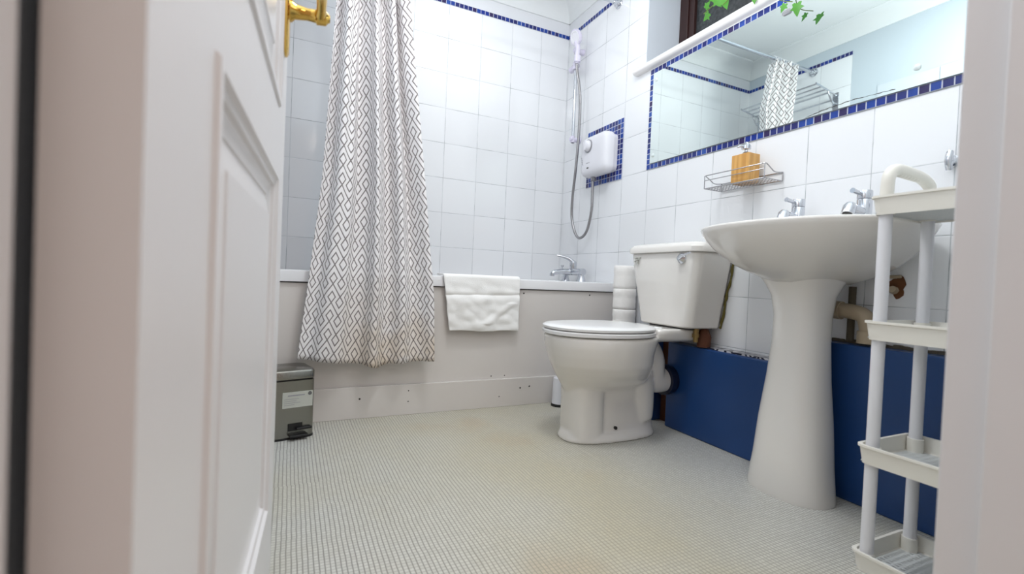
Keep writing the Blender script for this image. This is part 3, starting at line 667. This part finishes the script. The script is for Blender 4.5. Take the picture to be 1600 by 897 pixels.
bm = B(); tube(bm, [(-0.105, -1.262, 0.448), (-0.105, -1.262, 0.392)], [0.011, 0.010], 12); tube(bm, [(-0.105, -1.262, 0.425), (-0.105, -1.262, 0.412)], 0.015, 6); obj('inlet_nut', bm, M['bottlebrass'], wc)
bm = B(); lathe(bm, (-0.06, -1.262, 0.372), (0, 0, 1), [(0, 0.026), (0.04, 0.028), (0.066, 0.018), (0.076, 0.014)], 14); obj('inlet_stub', bm, M['wood'], wc)

# toilet roll stack
base_r = None
for k, z in enumerate((0.3765, 0.4880, 0.5890)):
    hgt = (0.110, 0.100, 0.113)[k]
    if k == 0:
        rl = empty('toilet_roll', (-0.066, -0.760, z), 'loosely wound bottom toilet roll in the stack between bath and cistern', 'toilet roll', 'stacked toilet rolls')
        bm = B(); Rr = 0.056
        prof = [(0.0, 0.020), (0.0, Rr-0.003), (0.004, Rr)]+[(0.004+0.088*q/8, Rr+random.uniform(-0.0015, 0.001)) for q in range(1, 8)]+[(0.092, Rr), (0.096, Rr-0.003), (0.096, 0.020)]
        lathe(bm, (-0.066, -0.760, z), (0, 0, 1), prof, 36, cap=False)
        obj('paper', bm, M['paper'], rl)
        bm = B(); lathe(bm, (-0.066, -0.760, z), (0, 0, 1), [(0.001, 0.018), (0.001, 0.020), (0.095, 0.020), (0.095, 0.018), (0.001, 0.018)], 24, cap=False); obj('tube_core', bm, M['beige'], rl)
        base_r = rl
    else:
        c = copy_tree(base_r, (-0.066, -0.760+0.002*k, z), ('middle toilet roll in the stack beside the cistern', 'topmost toilet roll in the stack, level with the cistern top')[k-1])
        c.scale = (1, 1, hgt/0.096); c.rotation_euler.z = 1.1*k
    if k == 0: rl.scale = (1, 1, 0.110/0.096)

# toilet brush behind the pan
tb = empty('toilet_brush', (-0.335, -0.668, 0), 'white toilet brush holder with black foot, half hidden behind the pan', 'toilet brush')
bx, by = -0.365, -0.665
bm = B(); lathe(bm, (bx, by, 0.012), (0, 0, 1), [(0, 0.034), (0.11, 0.031), (0.125, 0.031), (0.127, 0.028), (0.127, 0.012)], 28); obj('holder', bm, M['wplastic'], tb)
bm = B(); lathe(bm, (bx, by, 0), (0, 0, 1), [(0, 0.037), (0.008, 0.037), (0.014, 0.033)], 28); obj('foot', bm, M['black'], tb)
bm = B(); lathe(bm, (bx, by, 0.139), (0, 0, 1), [(0, 0.011), (0.02, 0.006), (0.10, 0.006), (0.16, 0.008), (0.165, 0.004)], 16); obj('handle', bm, M['wplastic'], tb)

# ------------------------------------------------------------------ pedal bin
bn = empty('pedal_bin', (-1.57, -0.71, 0), 'small square stainless steel pedal bin with paper label by the bath', 'bin')
ca, sa = math.cos(math.radians(14)), math.sin(math.radians(14))
def bp_(x, y, z): return Vector((-1.575+ca*x-sa*y, -0.712+sa*x+ca*y, z))
def bring(z, g=0, r=0.022):
    out = []; hx, hy = 0.0775+g, 0.0775+g
    for cx, cy_, a0 in ((hx-r, hy-r, 0), (-hx+r, hy-r, PI/2), (-hx+r, -hy+r, PI), (hx-r, -hy+r, 1.5*PI)):
        for k in range(7):
            a = a0+k*PI/2/6; out.append(bp_(cx+r*math.cos(a), cy_+r*math.sin(a), z))
    return out
bm = B(); loft(bm, [bring(0.0, 0.001), bring(0.008, 0.001), bring(0.008, -0.002)]); obj('base', bm, M['black'], bn)
bm = B(); loft(bm, [bring(0.008), bring(0.212)]); body = obj('body', bm, M['steel'], bn)
bm = B(); loft(bm, [bring(0.213, -0.003), bring(0.218, -0.003)]); obj('lid_gap', bm, M['black'], bn)
bm = B(); loft(bm, [bring(0.218), bring(0.243), bring(0.248, -0.003), bring(0.249, -0.008), bring(0.249, -0.014), bring(0.252, -0.018)]); obj('lid', bm, M['steel'], bn)
def fbox(bm, x0, x1, z0, z1, y0, y1):
    v = [bm.verts.new(bp_(x, y, z)) for x, y, z in ((x0, y0, z0), (x1, y0, z0), (x1, y1, z0), (x0, y1, z0), (x0, y0, z1), (x1, y0, z1), (x1, y1, z1), (x0, y1, z1))]
    for f in ((0,3,2,1),(4,5,6,7),(0,1,5,4),(1,2,6,5),(2,3,7,6),(3,0,4,7)): bm.faces.new([v[i] for i in f])
bm = B(); fbox(bm, -0.035, 0.068, 0.115, 0.172, -0.0785, -0.0775); lb = obj('label', bm, M['label'], bn)
bm = B()
for i, (a, b, z) in enumerate(((-0.018, 0.04, 0.157), (-0.03, 0.02, 0.146), (-0.03, 0.012, 0.139), (-0.03, 0.025, 0.132), (-0.03, 0.005, 0.125))): fbox(bm, a, b, z, z+(0.004 if i == 0 else 0.0015), -0.0789, -0.0784)
obj('print', bm, M['grey'], lb)
bm = B(); lathe(bm, bp_(0.058, -0.0784, 0.162), bp_(0, -1, 0)-bp_(0, 0, 0), [(0, 0.007), (0.0006, 0.007)], 16); obj('round_mark', bm, M['ink'], lb)
bm = B(); fbox(bm, -0.015, 0.035, 0.030, 0.058, -0.0785, -0.070); obj('pedal_recess', bm, M['black'], bn)
bm = B(); fbox(bm, -0.012, 0.05, 0.012, 0.020, -0.105, -0.078); fbox(bm, 0.012, 0.066, 0.034, 0.042, -0.092, -0.078); obj('pedal', bm, M['black'], bn, bevel=0.002)

# ------------------------------------------------------------------ basin and pedestal
bs = empty('washbasin', (-0.2, -1.72, 0), 'wide white ceramic pedestal washbasin below the mirror', 'washbasin')
bm = B(); BZ = 0.808; BYc = -1.722
def bring2(z, a, b, cx, n=2.3, back=None, a2=None):
    r = sup(cx, BYc, a, b, z, n, 64, a2)
    return r
# (z, front x, back x, half width)
prof = [(0.640, -0.255, -0.06, 0.095), (0.652, -0.275, -0.04, 0.125), (0.668, -0.305, -0.02, 0.165), (0.690, -0.338, -0.006, 0.205), (0.715, -0.368, -0.003, 0.238), (0.742, -0.394, -0.003, 0.266), (0.768, -0.412, -0.003, 0.288), (0.788, -0.422, -0.003, 0.301), (0.800, -0.426, -0.003, 0.307), (0.806, -0.425, -0.003, 0.306), (BZ, -0.420, -0.006, 0.302)]
def dring(z, xf, xb_, hw, n=2.25):
    cx = -0.13 if xf < -0.3 else (xf+xb_)/2
    return sup(cx, BYc, cx-xf, hw, z, n, 72, a2=xb_-cx) if True else None
def dring2(z, xf, xb_, hw):
    cx = (xf+xb_)/2+0.045; out = []
    for k in range(72):
        t = 2*PI*k/72; c, s = math.cos(t), math.sin(t)
        e = 2/2.2 if c < 0 else 2/4.5
        a = (cx-xf) if c < 0 else (xb_-cx)
        es = 2/2.2 if c < 0 else 2/2.6
        out.append(Vector((cx+a*math.copysign(abs(c)**e, c), BYc+hw*math.copysign(abs(s)**es, s), z)))
    return out
rings = [dring2(*q) for q in prof]
rings += [dring2(BZ, -0.405, -0.10, 0.282), dring2(BZ-0.012, -0.395, -0.105, 0.272), dring2(BZ-0.06, -0.36, -0.12, 0.23), dring2(BZ-0.10, -0.30, -0.15, 0.13), dring2(BZ-0.108, -0.26, -0.18, 0.05)]
loft(bm, rings); obj('basin', bm, M['ceramic'], bs, angle=60)
bm = B(); rings = []
for z, xf, xb_, hw, n_ in ((0.0, -0.262, -0.082, 0.122, 2.4), (0.010, -0.264, -0.082, 0.122, 2.4), (0.10, -0.256, -0.082, 0.112, 2.3), (0.22, -0.248, -0.083, 0.102, 2.3), (0.35, -0.236, -0.085, 0.086, 2.3), (0.462, -0.228, -0.085, 0.077, 2.3), (0.54, -0.228, -0.082, 0.076, 2.3), (0.60, -0.236, -0.078, 0.085, 2.3), (0.635, -0.250, -0.070, 0.102, 2.4), (0.655, -0.262, -0.060, 0.116, 2.4)):
    rings.append(sup((xf+xb_)/2, -1.722, (xb_-xf)/2, hw, z, n_, 48))
loft(bm, rings); obj('pedestal', bm, M['ceramic'], bs)
def tap(y, lab, src=None):
    if src: return copy_tree(src, (-0.062, y, BZ), lab)
    t = empty('basin_tap', (-0.062, y, BZ), lab, 'tap', 'pillar taps on the basin')
    X_ = -0.062
    bm = B(); lathe(bm, (X_, y, BZ), (0, 0, 1), [(0, 0.022), (0.003, 0.022), (0.004, 0.0195), (0.082, 0.0195), (0.084, 0.018)], 28)
    tube(bm, [(X_-0.005, y, BZ+0.046), (X_-0.04, y, BZ+0.050), (X_-0.068, y, BZ+0.052)], [0.0135, 0.0135, 0.0135], 20); lathe(bm, (X_-0.066, y, BZ+0.064), (-0.45, 0, -1), [(0, 0.012), (0.010, 0.0170), (0.034, 0.0170)], 24); obj('tap_body', bm, M['chrome'], t)
    bm = B(); q_ = Vector((-0.45, 0, -1)).normalized(); lathe(bm, Vector((X_-0.066, y, BZ+0.064))+q_*0.0335, q_, [(0, 0.0130), (0.0012, 0.0130)], 20); obj('aerator', bm, M['black'], t)
    bm = B(); lathe(bm, (X_, y, BZ+0.085), (0, 0, 1), [(0, 0.0195), (0.022, 0.0195), (0.024, 0.018)], 28)
    tube(bm, [(X_-0.010, y, BZ+0.098), (X_-0.030, y, BZ+0.099), (X_-0.062, y, BZ+0.103)], [0.0045, 0.0060, 0.0075], 12); obj('lever', bm, M['chrome'], t)
    return t
t1 = tap(-1.628, 'chrome basin tap on the left, nearest the soap caddy')
tap(-1.828, 'chrome basin tap on the right, beside the rack handle', t1)

# pipes below the basin
wp = empty('waste_pipe', (-0.05, -1.8, 0.47), 'beige plastic waste pipe elbow behind the basin pedestal', 'pipe')
bm = B(); tube(bm, [(-0.050, -1.735, 0.562), (-0.050, -1.800, 0.560), (-0.050, -1.838, 0.548), (-0.050, -1.850, 0.512), (-0.050, -1.850, 0.470)], 0.0225, 20, sm=6); obj('elbow', bm, M['beige'], wp)
for q0, q1, q2 in (((-0.050, -1.738, 0.562), (-0.050, -1.775, 0.561), 0.0275), ((-0.050, -1.850, 0.470), (-0.050, -1.850, 0.505), 0.0265)):
    bm = B(); tube(bm, [q0, q1], q2, 20); obj('coupling', bm, M['beige'], wp)
bm = B(); tube(bm, [(-0.018, -1.785, 0.470), (-0.018, -1.785, 0.635)], 0.010, 12); dp_ = obj('supply_pipe', bm, M['grime'], None); tag(dp_, 'dark grimy upright pipe behind the beige waste pipe', 'pipe')
bk = empty('wall_bracket', (-0.004, -1.89, 0.62), 'rusty basin bracket stub over a hole in the tiles', 'bracket')
bm = B(); rings = []
for x in (-0.0006, -0.003):
    ring = []
    for k in range(24):
        a = 2*PI*k/24; rr_ = 0.022*(1+0.18*math.sin(3*a+1)+0.08*math.sin(7*a)); ring.append(Vector((x, -1.893+rr_*math.cos(a), 0.638+1.35*rr_*math.sin(a))))
    rings.append(ring)
loft(bm, rings); obj('hole_edge', bm, M['rust'], bk)
bm = B(); tube(bm, [(-0.003, -1.888, 0.628), (-0.016, -1.888, 0.632)], [0.012, 0.010], 8); tube(bm, [(-0.004, -1.84, 0.666), (-0.008, -1.905, 0.668)], 0.005, 8); obj('bracket_arm', bm, M['beige'], bk)

# ------------------------------------------------------------------ soap caddy and dispenser
sh = empty('soap_caddy', (-0.05, -1.345, 1.0), 'chrome wire soap caddy fixed to tiles under the mirror', 'caddy')
bm = B(); r = 0.0017; zb, zt = 1.004, 1.055
y0, y1, xf = -1.262, -1.525, -0.100
for y, d_ in ((y0, -1), (y1, 1)):
    tube(bm, [(xf, y+d_*0.012, zt), (xf+0.006, y, zt), (xf+0.030, y, zt-0.012), (-0.045, y, zt-0.024), (-0.003, y, zt-0.020)], r*1.2, 8, sm=4)
    tube(bm, [(-0.004, y, zb), (xf, y, zb)], r, 8); tube(bm, [(xf, y, zb), (xf, y, zt)], r, 8); tube(bm, [(-0.004, y, zb), (-0.004, y, zt-0.020)], r, 8)
tube(bm, [(xf, y0-0.01, zt), (xf, y1+0.01, zt)], r*1.2, 8); tube(bm, [(xf, y0, zt-0.019), (xf, y1, zt-0.019)], r, 8); tube(bm, [(-0.003, y0, zt-0.020), (-0.003, y1, zt-0.020)], r*1.2, 8)
for x in (xf, -0.004): tube(bm, [(x, y0, zb), (x, y1, zb)], r*1.2, 8)
obj('wire_frame', bm, M['wire'], sh)
bm = B()
for k in range(7):
    x = -0.092+k*0.0145; tube(bm, [(x, y0, zb-0.001), (x, y1, zb-0.001)], 0.0009, 6)
for k in range(19):
    y = y0-0.006-k*0.0139; tube(bm, [(-0.004, y, zb+0.0006), (xf, y, zb+0.0006)], 0.0008, 6)
obj('mesh_base', bm, M['wire'], sh)
SX, SY = -0.056, -1.411
sd = empty('soap_dispenser', (SX, SY, 1.006), 'square bamboo soap dispenser standing in the wire caddy', 'soap dispenser')
bm = B(); box(bm, (SX-0.030, SY+0.037, 1.0062), (SX+0.030, SY-0.037, 1.112)); obj('bamboo_body', bm, M['bamboo'], sd, bevel=0.0015)
bm = B(); lathe(bm, (SX, SY, 1.112), (0, 0, 1), [(0, 0.012), (0.006, 0.0145), (0.010, 0.011), (0.013, 0.006), (0.020, 0.0055), (0.022, 0.0165), (0.034, 0.0165), (0.040, 0.010), (0.044, 0.006), (0.049, 0.0035)], 24)
tube(bm, [(SX, SY, 1.142), (SX-0.024, SY+0.006, 1.144), (SX-0.034, SY+0.010, 1.139)], [0.006, 0.005, 0.0035], 10); obj('pump', bm, M['chrome'], sd)
# small chrome fitting on the wall by the door frame
cf = empty('chrome_hook', (-0.01, -2.005, 0.955), 'small round chrome fitting on the tiles near the door frame', 'hook')
bm = B(); lathe(bm, (-0.0005, -2.004, 0.975), (-1, 0, 0), [(0, 0.016), (0.005, 0.016), (0.009, 0.011), (0.020, 0.008)], 20); obj('rose', bm, M['chrome'], cf)
bm = B(); tube(bm, [(-0.018, -2.004, 0.999), (-0.024, -2.004, 0.975), (-0.018, -2.004, 0.951)], [0.0075, 0.009, 0.0075], 12, sm=3); obj('hook_bar', bm, M['chrome'], cf)

# ------------------------------------------------------------------ slim shelf rack
rk = empty('shelf_rack', (-0.24, -2.15, 0), 'tall slim white plastic rack with four trays and a carry handle, beside the basin', 'shelf rack')
RX0, RX1, RYB, RYF = -0.416, -0.196, -2.031, -2.348
rk_posts = ((RX0+0.0215, RYB-0.0215), (RX1-0.0215, RYB-0.0215), (RX0+0.0215, RYF+0.0215), (RX1-0.0215, RYF+0.0215))
levels = [0.0, 0.238, 0.514, 0.790]; HT = 0.042
rmask = bpy.data.materials.new('perforated_tray'); n = N(rmask); xyz = n.pos()
ax_ = n.m('ABSOLUTE', n.m('SUBTRACT', n.m('FRACT', n.m('DIVIDE', n.m('ADD', xyz[0], n.m('MULTIPLY', n.m('MODULO', n.cell(xyz[1], 0, 0.014), 2), 0.006)), 0.012)), 0.5))
ay_ = n.m('ABSOLUTE', n.m('SUBTRACT', n.m('FRACT', n.m('DIVIDE', xyz[1], 0.014)), 0.5))
slot = n.m('MULTIPLY', n.m('LESS_THAN', ax_, 0.13), n.m('LESS_THAN', ay_, 0.30))
n.link(n.mix(slot, lin((218, 222, 222)), lin((120, 120, 116))), n.b.inputs['Base Color']); n.b.inputs['Roughness'].default_value = 0.4
n.link(n.m('SUBTRACT', 1.0, slot), n.b.inputs['Alpha'])
for z in levels:
    bm = B(); ro = lambda z_, g: [Vector(p) for p in rr(RX0-g, RX1+g, RYF-g, RYB+g, z_, 0.018)]
    ri = [ro(z+0.006, -0.006), ro(z+0.0, -0.004), ro(z+HT-0.006, 0.0), ro(z+HT-0.005, 0.003), ro(z+HT, 0.003), ro(z+HT, -0.0035), ro(z+0.008, -0.0075), ro(z+0.006, -0.012)]
    loft(bm, ri, False, False)
    for px, py in rk_posts: lathe(bm, (px, py, z+0.002), (0, 0, 1), [(0, 0.0165), (0.036, 0.0158), (0.036, 0.0125)], 20)
    tr = obj('tray', bm, M['rackc'], rk)
    bm = B(); box(bm, (RX0+0.007, RYF+0.007, z+0.004), (RX1-0.007, RYB-0.007, z+0.0065)); obj('tray_base', bm, rmask, tr, smooth=False)
for px, py in rk_posts:
    bm = B(); tube(bm, [(px, py, 0.004), (px, py, levels[-1]+0.036)], 0.0128, 20); obj('post', bm, M['rackw'], rk)
bm = B(); (xa_, ya_), (xb2, yb2) = rk_posts[0], rk_posts[1]; zt = levels[-1]+0.034
tube(bm, [(xa_, ya_, zt), (xa_, ya_, zt+0.036), (xa_+0.006, ya_, zt+0.056), (xa_+0.024, ya_, zt+0.069), (xa_+0.06, ya_, zt+0.072), (xb2-0.05, yb2, zt+0.067), (xb2-0.022, yb2, zt+0.060), (xb2-0.004, yb2, zt+0.050), (xb2, yb2, zt+0.03), (xb2, yb2, zt)], [0.0128]*10, 18, sm=6)
for k in range(9):
    x = xa_+0.045+k*0.0125; lathe(bm, (x, ya_, zt+0.061-k*0.0004), (0, 0, -1), [(0, 0.0075), (0.003, 0.006), (0.005, 0.002)], 10)
obj('carry_handle', bm, M['rackc'], rk)

# ------------------------------------------------------------------ towel rack on the left wall (seen in the mirror)
tr = empty('towel_rack', (XL+0.1, -0.39, 1.85), 'chrome hotel towel rack with parallel bars, seen in the mirror', 'towel rack')
for y in (-0.115, -0.675):
    bm = B(); box(bm, (XL+0.0005, y-0.018, 1.835), (XL+0.006, y+0.018, 1.945)); obj('wall_plate', bm, M['chrome'], tr, bevel=0.001)
    bm = B(); tube(bm, [(XL+0.006, y, 1.925), (XL+0.03, y, 1.935), (XL+0.22, y, 1.965)], 0.006, 12); tube(bm, [(XL+0.006, y, 1.87), (XL+0.05, y, 1.885), (XL+0.09, y, 1.94)], 0.006, 12, sm=4); obj('arm', bm, M['chrome'], tr)
for k in range(4):
    x = XL+0.06+k*0.05; bm = B(); tube(bm, [(x, -0.115, 1.939+0.0075*k), (x, -0.675, 1.939+0.0075*k)], 0.005, 12); obj('rail', bm, M['chrome'], tr)
bm = B(); tube(bm, [(XL+0.05, -0.115, 1.885), (XL+0.05, -0.675, 1.885)], 0.005, 12); obj('rail', bm, M['chrome'], tr)

# ------------------------------------------------------------------ ivy on the sill
iv = empty('potted_ivy', (0.06, -1.45, WZ0+0.034), 'green ivy trailing over the window sill and down the mirror', 'plant')
zs = WZ0+0.034
bm = B(); lathe(bm, (0.075, -1.40, zs), (0, 0, 1), [(0, 0.045), (0.09, 0.06), (0.10, 0.064), (0.11, 0.064), (0.11, 0.055), (0.095, 0.05)], 28); obj('pot', bm, M['pot'], iv)
stems = [[(0.07, -1.39, zs+0.10), (0.03, -1.28, zs+0.14), (-0.02, -1.20, zs+0.085), (-0.035, -1.15, zs+0.06)],
         [(0.07, -1.39, zs+0.10), (0.00, -1.36, zs+0.13), (-0.05, -1.30, zs+0.05), (-0.06, -1.27, zs+0.03)],
         [(0.07, -1.41, zs+0.10), (0.00, -1.44, zs+0.12), (-0.055, -1.49, zs+0.02), (-0.065, -1.515, zs-0.07), (-0.065, -1.570, zs-0.11)],
         [(0.07, -1.40, zs+0.10), (0.02, -1.34, zs+0.09), (-0.045, -1.41, zs+0.02), (-0.055, -1.43, zs-0.02)]]
bm = B()
for s_ in stems: tube(bm, s_, 0.0016, 6, sm=8)
obj('stem', bm, M['stem'], iv)
def leaf(bm, p, size, nrm, tip):
    p = Vector(p); nrm = Vector(nrm).normalized(); tip = Vector(tip); tip = (tip-nrm*tip.dot(nrm)).normalized(); sd_ = nrm.cross(tip)
    out = [(0, -0.30), (0.20, -0.42), (0.42, -0.36), (0.34, -0.12), (0.62, 0.10), (0.30, 0.20), (0.22, 0.42), (0, 0.80)]
    pts_ = out + [(-a, b) for a, b in reversed(out[1:-1])]
    c = bm.verts.new(p+nrm*size*0.05)
    vs = [bm.verts.new(p+size*(a*sd_+b*tip)+nrm*size*(-0.25*a*a-0.12*b*b)) for a, b in pts_]
    for a, b in zip(vs, vs[1:]+vs[:1]): bm.faces.new((c, a, b))
bm = B()
LV = [((-0.020, -1.155, zs+0.055), 0.036, (0, 1, -0.5)), ((-0.035, -1.165, zs+0.085), 0.030, (0, -1, .6)), ((-0.030, -1.205, zs+0.10), 0.042, (0, 1, .3)), ((-0.040, -1.225, zs+0.075), 0.040, (0, -0.5, -1)), ((-0.045, -1.26, zs+0.10), 0.045, (0, 0.4, 1)),
      ((-0.055, -1.275, zs+0.05), 0.052, (0, -0.2, -1)), ((-0.05, -1.31, zs+0.075), 0.05, (0, -0.7, 0.6)), ((-0.055, -1.345, zs+0.08), 0.042, (0, 0.3, 1)), ((-0.06, -1.415, zs-0.005), 0.040, (0, 0.1, -1)), ((-0.055, -1.395, zs+0.03), 0.044, (0, 0.5, -0.6)),
      ((-0.06, -1.44, zs+0.01), 0.036, (0, -0.7, -0.5)), ((-0.067, -1.540, zs-0.112), 0.026, (0, 0.6, -1)), ((-0.070, -1.590, zs-0.140), 0.038, (0, 0.08, -1)), ((-0.055, -1.50, zs+0.02), 0.036, (0, -0.4, 0.8)),
      ((0.0, -1.24, zs+0.15), 0.04, (0, 0.5, 1)), ((-0.01, -1.33, zs+0.13), 0.045, (0, -0.5, 0.7)), ((0.03, -1.36, zs+0.16), 0.05, (0, 0.5, 0.7)), ((0.06, -1.44, zs+0.15), 0.05, (0, -0.7, 0.7)), ((0.10, -1.38, zs+0.16), 0.05, (0.5, 0.2, 0.7))]
for p, s_, t_ in LV: leaf(bm, p, s_, (-1+random.uniform(-.2, .2), random.uniform(-.5, .1), -0.25+random.uniform(-.2, .2)), t_)
obj('foliage', bm, M['leaf'], iv)
